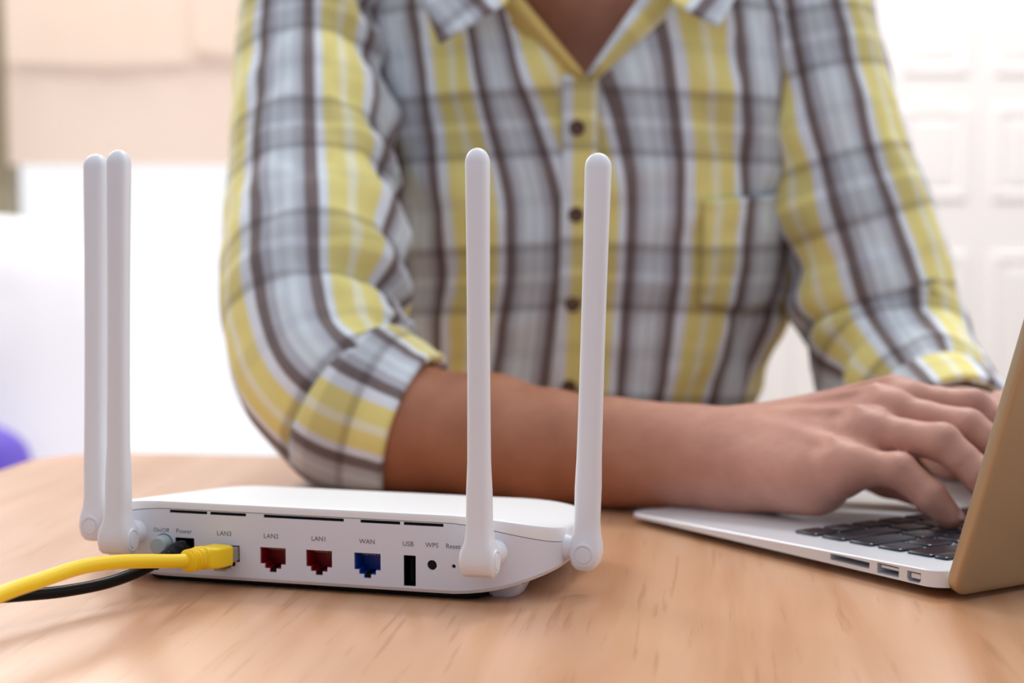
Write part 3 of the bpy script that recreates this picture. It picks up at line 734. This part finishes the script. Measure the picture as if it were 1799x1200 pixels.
# nails
for nm in ('index', 'middle', 'ring', 'pinky'):
    (a, _), (b, r) = fing[nm][-2:]; a = Vector(a.tolist()); b = Vector(b.tolist()); t = (b - a).normalized()
    up = Vector((0.55, -0.3, 0.8)); up = (up - t * up.dot(t)).normalized(); sd = t.cross(up)
    bm = bmesh.new(); bmesh.ops.create_uvsphere(bm, u_segments=16, v_segments=8, radius=1)
    for v in bm.verts: v.co = b + t * (v.co.x * 0.0052 + 0.001) + sd * v.co.y * r * .72 + up * (r * 0.80 + v.co.z * 0.0014 - 0.0016 * v.co.y ** 2) - PO
    bobj('fingernail', bm, M_nail, per, 180)
# hair cap
bm = bmesh.new(); bmesh.ops.create_uvsphere(bm, u_segments=40, v_segments=24, radius=1)
for v in bm.verts:
    q = v.co.copy(); nz = 0.004 * noise.noise(q * 6)
    v.co = Vector(hc.tolist()) + Vector((q.x * (0.081 + nz), 0.022 + q.y * (0.095 + nz), 0.045 + q.z * (0.094 + nz))) - PO
bmesh.ops.delete(bm, geom=[v for v in bm.verts if (v.co + PO).z < hc[2] + 0.052 - 1.1 * max(0, (v.co + PO).y - hc[1] + 0.01)], context='VERTS')
bobj('hair', bm, mat('hair_black', (0.012, 0.010, 0.009, 1), 0.5), per, 180)

# --- shirt
PU, PV = 0.087, 0.108
def uvgrid(name, grid, uvs, m, parent, close=False, thick=0.0):
    """grid [i][j] of Vectors in world, uv same shape"""
    b = bmesh.new(); ul = b.loops.layers.uv.new('UVMap'); NI, NJ = len(grid), len(grid[0])
    vs = [[b.verts.new(p - PO) for p in row] for row in grid]
    for i in range(NI - 1):
        for j in range(NJ - 1 if not close else NJ):
            j2 = (j + 1) % NJ
            f = b.faces.new((vs[i][j], vs[i][j2], vs[i + 1][j2], vs[i + 1][j]))
            jj = j + 1
            for lp, (a, c) in zip(f.loops, ((i, j), (i, jj), (i + 1, jj), (i + 1, j))): lp[ul].uv = uvs(a, c)
    bmesh.ops.recalc_face_normals(b, faces=b.faces)
    if thick: bmesh.ops.solidify(b, geom=b.faces[:], thickness=thick)
    me = bpy.data.meshes.new(name); b.to_mesh(me); b.free()
    return mobj(name, me, m, parent, 180)
LV = [(-0.27, .055, 1.335, .152, .105), (-0.12, .052, 1.335, .140, .104), (0.02, .050, 1.328, .136, .102), (0.09, .052, 1.318, .158, .108), (0.125, .054, 1.314, .166, .112), (0.20, .055, 1.306, .172, .112),
      (0.26, .055, 1.300, .176, .106), (0.31, .055, 1.298, .176, .096), (0.345, .055, 1.298, .172, .080), (0.37, .055, 1.298, .146, .070), (0.392, .055, 1.295, .096, .066), (0.408, .055, 1.290, .072, .064)]
lz = [l[0] for l in LV]
def level(z):
    return [float(np.interp(z, lz, [l[k] for l in LV])) for k in range(1, 5)]
def tors(z, ph):
    cx, cy, hw, hd = level(z); e = 0.86
    return Vector((cx + hw * sp(math.sin(ph), e), cy - hd * sp(math.cos(ph), e), z))
VZ = 0.262                                     # bottom of the V neck
def edge_ph(z, side):
    """angle of the front opening at height z"""
    k = max(0.0, z - VZ); x = (0.046 if side < 0 else 0.040) * (k / 0.055)
    hw = level(z)[2]; off_ = -0.004
    xx = min(0.96, abs((off_ if side < 0 else off_) + side * x) / hw) if side < 0 else min(0.96, (off_ + x) / hw if off_ + x > 0 else 0)
    if side > 0 and off_ + x < 0: return -math.asin(min(1, (-(off_ + x) / hw) ** (1 / 0.86)))
    return side * math.asin(xx ** (1 / 0.86))
ref = [tors(0.2, -math.pi + 2 * math.pi * i / 720) for i in range(721)]
cum = np.concatenate([[0], np.cumsum([(b - a).length for a, b in zip(ref, ref[1:])])]); cum -= cum[360]
def arc(ph): return float(np.interp(ph, np.linspace(-math.pi, math.pi, 721), cum))
NZ, NP = 130, 220
zs = [(-0.27 + 0.678 * i / NZ) for i in range(NZ + 1)]
grid, phs = [], []
for z in zs:
    e0 = edge_ph(z, 1); e1 = edge_ph(z, -1) + 2 * math.pi
    row, pr = [], []
    for j in range(NP + 1):
        # denser sampling kept uniform; from the right-hand edge all the way round to the left-hand edge
        ph = e0 + (e1 - e0) * j / NP; pp = ph if ph <= math.pi else ph - 2 * math.pi
        q = tors(z, pp); n_ = Vector((math.sin(pp), -math.cos(pp), 0))
        wv = 0.0045 * noise.noise(Vector((pp * 3.2 + 3, z * 13, 1.7))) + 0.0042 * noise.noise(Vector((pp * 6 + z * 9, z * 30 - pp * 3, 4.1))) + 0.0012 * noise.noise(Vector((pp * 14 - z * 30, z * 60, 8.1)))
        sidek = min(1, abs(pp) / 1.2); wv += 0.006 * sidek * noise.noise(Vector((z * 28 + pp * 5, pp * 2, 7)))
        row.append(q + n_ * wv); pr.append(ph)
    grid.append(row); phs.append(pr)
def tuv(i, j):
    ph = phs[i][j]; u = arc(ph) if ph <= math.pi else arc(ph - 2 * math.pi)
    z = zs[i]; lw = math.exp(-((u + 0.03) / 0.05) ** 2); l2 = min(1, max(0, 0.3 - u / 0.1)); up = max(0, z - 0.165); dn = max(0, 0.14 - z)
    up = up * up / (up + 0.05); dn = dn * dn / (dn + 0.05)
    sh = up * (0.14 + 0.32 * lw) + dn * 0.30 * l2 - dn * 0.05 * (1 - l2)
    return ((u + sh - 0.029) / PU + 20, (0.255 - z - 0.05 * max(0, abs(u) - 0.03)) / PV + 20)
shirt = uvgrid('shirt', grid, tuv, M_plaid, per, thick=-0.0012)
# sleeves
def rest(v):
    """cloth lying on the table top is pressed flat"""
    if v.y < 1.15 and v.z < 0.0022: v.z = 0.0022 + 0.001 * max(0, 0.0022 - v.z) / 0.02
    return v
def sleeve(pts, name, phase_u, phase_v, nper, disp, n_len=110, n_ang=96, ref=(0, -1, 0), flip=1):
    S = catmull(pts, n_len); fr = tube_frames(S[:, :3], ref)
    al = np.concatenate([[0], np.cumsum(np.linalg.norm(np.diff(S[:, :3], axis=0), axis=1))])
    g = []
    for i, ((t, a, b_), s) in enumerate(zip(fr, S)):
        row = []
        for j in range(n_ang):
            th = 2 * math.pi * j / n_ang; dr = a * math.cos(th) + b_ * math.sin(th)
            q_ = i / n_len; fe = min(1, max(0, (0.97 - q_) / 0.12)); v_ = Vector(s[:3] + dr * (s[3] - 0.003 * (1 - fe) + fe * disp(al[i], th if th < math.pi else th - 2 * math.pi, q_)))
            row.append(rest(v_))
        g.append(row)
    o = uvgrid(name, g, lambda i, j: (flip * j / n_ang * nper + phase_u, al[i] / PV + phase_v), M_plaid, shirt, close=True, thick=-0.0012)
    return o, S, fr, al
def fold(x, c, w_): return math.exp(-((x - c) / w_) ** 2)
def disp_r(s, th, q):
    P = Vector((math.cos(th), math.sin(th), 0))
    am = 0.35 + 0.65 * (0.5 + 0.5 * math.cos(th + 0.9))
    d = 0.0062 * noise.noise(P * 1.3 + Vector((0, 0, s * 16))) + 0.0052 * noise.noise(P * 2.4 + Vector((s * 8, 2, s * 34))) + 0.0024 * noise.noise(P * 5 + Vector((4, s * 20, s * 70)))
    d *= am
    # bunched folds on the inner (torso) side running round the arm
    k = max(0, math.cos(th + 1.25)) * min(1, max(0, q - 0.08) * 5)
    d += 0.0075 * k * math.sin(s * 118 + 1.4 * math.sin(th * 2)) * (0.6 + 0.6 * noise.noise(Vector((s * 25, th, 3))))
    d += -0.010 * fold(s, 0.345 + 0.012 * math.cos(th), 0.008) * max(0, math.cos(th + 0.7))
    d += 0.004 * fold(s, 0.330, 0.012) * max(0, math.cos(th + 0.4))
    return d
rpts = [(640, -118, 1.298, .012), (610, -112, 1.295, .030), (578, -92, 1.288, .045), (552, -38, 1.270, .051), (545, 80, 1.245, .051), (545, 220, 1.208, .055), (548, 360, 1.172, .058), (552, 470, 1.135, .060), (556, 570, 1.105, .0585), (576, 655, 1.083, .0565), (628, 712, 1.067, .0545), (690, 742, 1.057, .0500), (716, 752, 1.053, .0485)]
rp = [tuple(at(a, b, c)) + (r,) for a, b, c, r in rpts]
sl_r, S, fr, al = sleeve(rp, 'sleeve', 0.69, 0.08, 4, disp_r)
def cuff(S, fr, al, back, grow, name, phu, phv, nper, tiltf, thick, ext=0.0):
    """rolled band round the end of a sleeve; tiltf(th) shifts the edge along the sleeve"""
    n_ang = 96; Ltot = al[-1]; g = []
    prof = [(-back + 0.002, -0.001), (-back, grow * .55), (-back + 0.003, grow)] + [(-back + 0.003 + (back - 0.006) * k / 10, grow + 0.0016 * math.sin(math.pi * k / 10)) for k in range(1, 11)] + [(-0.001, grow - 0.0002), (0.0004, grow - 0.002), (-0.0005, grow - 0.0055), (-0.004, grow - 0.0075), (-0.018, grow - 0.008)]
    for (s_off, r_off) in prof:
        row = []
        for j in range(n_ang):
            th = 2 * math.pi * j / n_ang; s = Ltot + ext + s_off + tiltf(th)
            def interp(arr): return np.array([np.interp(min(s, Ltot), al, arr[:, k]) for k in range(arr.shape[1])])
            c = interp(S); t = interp(np.array([f[0] for f in fr])); a = interp(np.array([f[1] for f in fr])); b_ = interp(np.array([f[2] for f in fr]))
            if s > Ltot: c[:3] += t * (s - Ltot)
            dr = a * math.cos(th) + b_ * math.sin(th)
            wob = 0.0014 * noise.noise(Vector((math.cos(th) * 2, math.sin(th) * 2, s * 20)))
            row.append(rest(Vector(c[:3] + dr * (c[3] + r_off + wob))))
        g.append(row)
    acc = [0]
    for a_, b_ in zip(prof, prof[1:]): acc.append(acc[-1] + math.hypot(b_[0] - a_[0], b_[1] - a_[1]))
    return uvgrid(name, g, lambda i, j: (j / n_ang * nper + phu, acc[i] / PV + phv), M_plaid, shirt, close=True)
cuff(S, fr, al, 0.050, 0.0022, 'cuff', -0.06, 0.15, 4, lambda th: 0.004 * math.cos(th - 1.6), 0.001, 0.006)
def disp_l(s, th, q):
    P = Vector((math.cos(th), math.sin(th), 3.3))
    am = 0.45 + 0.55 * (0.5 + 0.5 * math.cos(th - 0.9))
    d = 0.0058 * noise.noise(P * 1.3 + Vector((0, 5, s * 15))) + 0.0050 * noise.noise(P * 2.4 + Vector((s * 9, 2, s * 32))) + 0.0014 * noise.noise(P * 5 + Vector((4, s * 20, s * 60)))
    d *= am
    k = max(0, math.cos(th - 1.3)) * min(1, max(0, q - 0.1) * 4)
    d += 0.005 * k * math.sin(s * 110 + math.sin(th * 2))
    return d
lpts = [(1310, -118, 1.300, .012), (1340, -112, 1.298, .030), (1374, -92, 1.294, .045), (1402, -38, 1.285, .051), (1422, 80, 1.274, .052), (1452, 220, 1.262, .053), (1490, 360, 1.250, .056), (1524, 470, 1.245, .0585), (1550, 560, 1.238, .0575), (1582, 640, 1.210, .0530), (1622, 700, 1.165, .0480), (1658, 745, 1.120, .0440), (1688, 776, 1.080, .0420)]
lp = [tuple(at(a, b, c)) + (r,) for a, b, c, r in lpts]
sl_l, S2, fr2, al2 = sleeve(lp, 'sleeve', 1.38, 0.10, 4, disp_l)
cuff(S2, fr2, al2, 0.052, 0.0024, 'cuff', 1.02, 0.42, 4, lambda th: 0.0, 0.001, 0.0)
# front opening edges, collar stand and leaves
def opening_pt(z, side, out=0.0, inward=0.0):
    ph = edge_ph(z, side) + inward * side
    q = tors(z, ph); return q + Vector((math.sin(ph), -math.cos(ph), 0)) * out
def strip(name, side, wid, out, zt=0.40, m=M_plaid, phu=0.55):
    g = []; n = 24; Z0 = VZ + 0.001
    for i in range(n + 1):
        z = Z0 + (zt - Z0) * i / n; p0 = opening_pt(z, side, 0.0015)
        q = opening_pt(z + 0.004, side, 0.0015) - p0; t = q.normalized(); nrm = Vector((side * 0.15, -1, 0.1)).normalized(); ac = nrm.cross(t).normalized()
        if ac.x * side < 0: ac = -ac
        row = []
        for k in range(7):
            f = k / 6; row.append(p0 + ac * (wid * min(1, .30 + 1.6 * i / n) * (f - 0.12)) + nrm * (out * math.sin(math.pi * min(1, f * 1.15 + 0.1)) + 0.0012))
        g.append(row)
    return uvgrid(name, g, lambda i, j: (phu + j / 6 * 0.28, i * 0.03), m, shirt, thick=-0.001)
st = strip('placket_fold', -1, 0.020, 0.006, m=M_yfold); st['label'] = 'yellowish turned edge of the shirt front'
strip('placket_fold', 1, 0.025, 0.006, m=M_plaid, phu=0.46)
def leaf(poly, name, phu, phv, ang):
    """poly: px,py,Y corners inner-bottom, tip, outer-top, inner-top"""
    A, B_, C_, D = [at(*q) for q in poly]; g = []
    n = 12; ca, sa = math.cos(ang), math.sin(ang)
    for i in range(n + 1):
        row = []
        for j in range(n + 1):
            u, v = i / n, j / n
            q = (A * (1 - u) + B_ * u) * (1 - v) + (D * (1 - u) + C_ * u) * v
            q = q + Vector((0, -0.006 * math.sin(math.pi * (0.15 + 0.7 * v)) * (0.6 + 0.4 * u), 0))
            row.append(q)
        g.append(row)
    def uv(i, j):
        q = g[i][j]; x, z = q.x, q.z
        return ((x * ca + z * sa) / PU + phu, (-x * sa + z * ca) / PV + phv)
    return uvgrid(name, g, uv, M_plaid, shirt, thick=-0.0016)
leaf([(893, 6, 1.172), (772, 80, 1.165), (715, -75, 1.215), (880, -105, 1.215)], 'collar_leaf', 0.30, 0.65, 0.7)
leaf([(1180, 8, 1.172), (1262, 50, 1.172), (1330, -75, 1.215), (1170, -105, 1.215)], 'collar_leaf', 0.15, 0.70, -0.7)
# placket band and buttons
g = []; n = 60
for i in range(n + 1):
    z = -0.05 + (VZ + 0.002 + 0.05) * i / n; row = []
    for k in range(9):
        x = -0.020 + 0.0245 * k / 8; ph = math.copysign(math.asin((abs(x) / level(z)[2]) ** (1 / 0.86)), x)
        q = tors(z, ph); row.append(q + Vector((0, -0.0034 + 0.0012 * (abs(k - 4) / 4) ** 4 + 0.0010 * noise.noise(Vector((k * .1, z * 40, 0))), 0)))
    g.append(row)
uvgrid('placket', g, lambda i, j: ((-0.020 + 0.0245 * j / 8 - 0.029) / PU + 20.02, (0.259 - (-0.05 + (VZ + 0.052) * i / n)) / PV + 20), M_plaid, shirt, thick=-0.001)
for z in (0.228, 0.168, 0.105, 0.045):
    x = -0.010; ph = math.copysign(math.asin((abs(x) / level(z)[2]) ** (1 / 0.86)), x); q = tors(z, ph) + Vector((0, -0.0056, 0)) - PO
    bm = bmesh.new(); lathe(bm, [(0.0001, 0.0004), (0.0034, 0.0004), (0.0044, -0.0008), (0.0052, -0.0008), (0.0055, 0.0), (0.0055, 0.0014), (0.0001, 0.0014)], Matrix.Translation(q) @ Mback, 24)
    bobj('button', bm, M_button, shirt, 40)
# chest pocket on the person's left
g = []; n = 20; zt, zb = 0.178, 0.098
for i in range(n + 1):
    row = []
    for k in range(n + 1):
        f, h_ = k / n, i / n; x = 0.078 + 0.062 * f; z = zb + (zt + 0.004 * f - zb) * h_ 
        if h_ < 0.2: z += 0.012 * (1 - abs(2 * f - 1)) * 0 + (0.2 - h_) * 0.03 * abs(2 * f - 1)
        ph = math.asin((x / level(z)[2]) ** (1 / 0.86)); nn = Vector((math.sin(ph), -math.cos(ph), 0))
        q = tors(z, ph); row.append(q + nn * (0.0065 + 0.002 * noise.noise(Vector((f * 3, h_ * 5, 2)))))
    g.append(row)
def puv(i, j):
    x = 0.078 + 0.062 * j / n; z = zb + (zt - zb) * i / n; ph = math.asin((x / level(z)[2]) ** (1 / 0.86)); return ((arc(ph) - 0.027) / PU + 20, (0.252 - z) / PV + 20)
uvgrid('chest_pocket', g, puv, M_plaid, shirt, thick=-0.003)
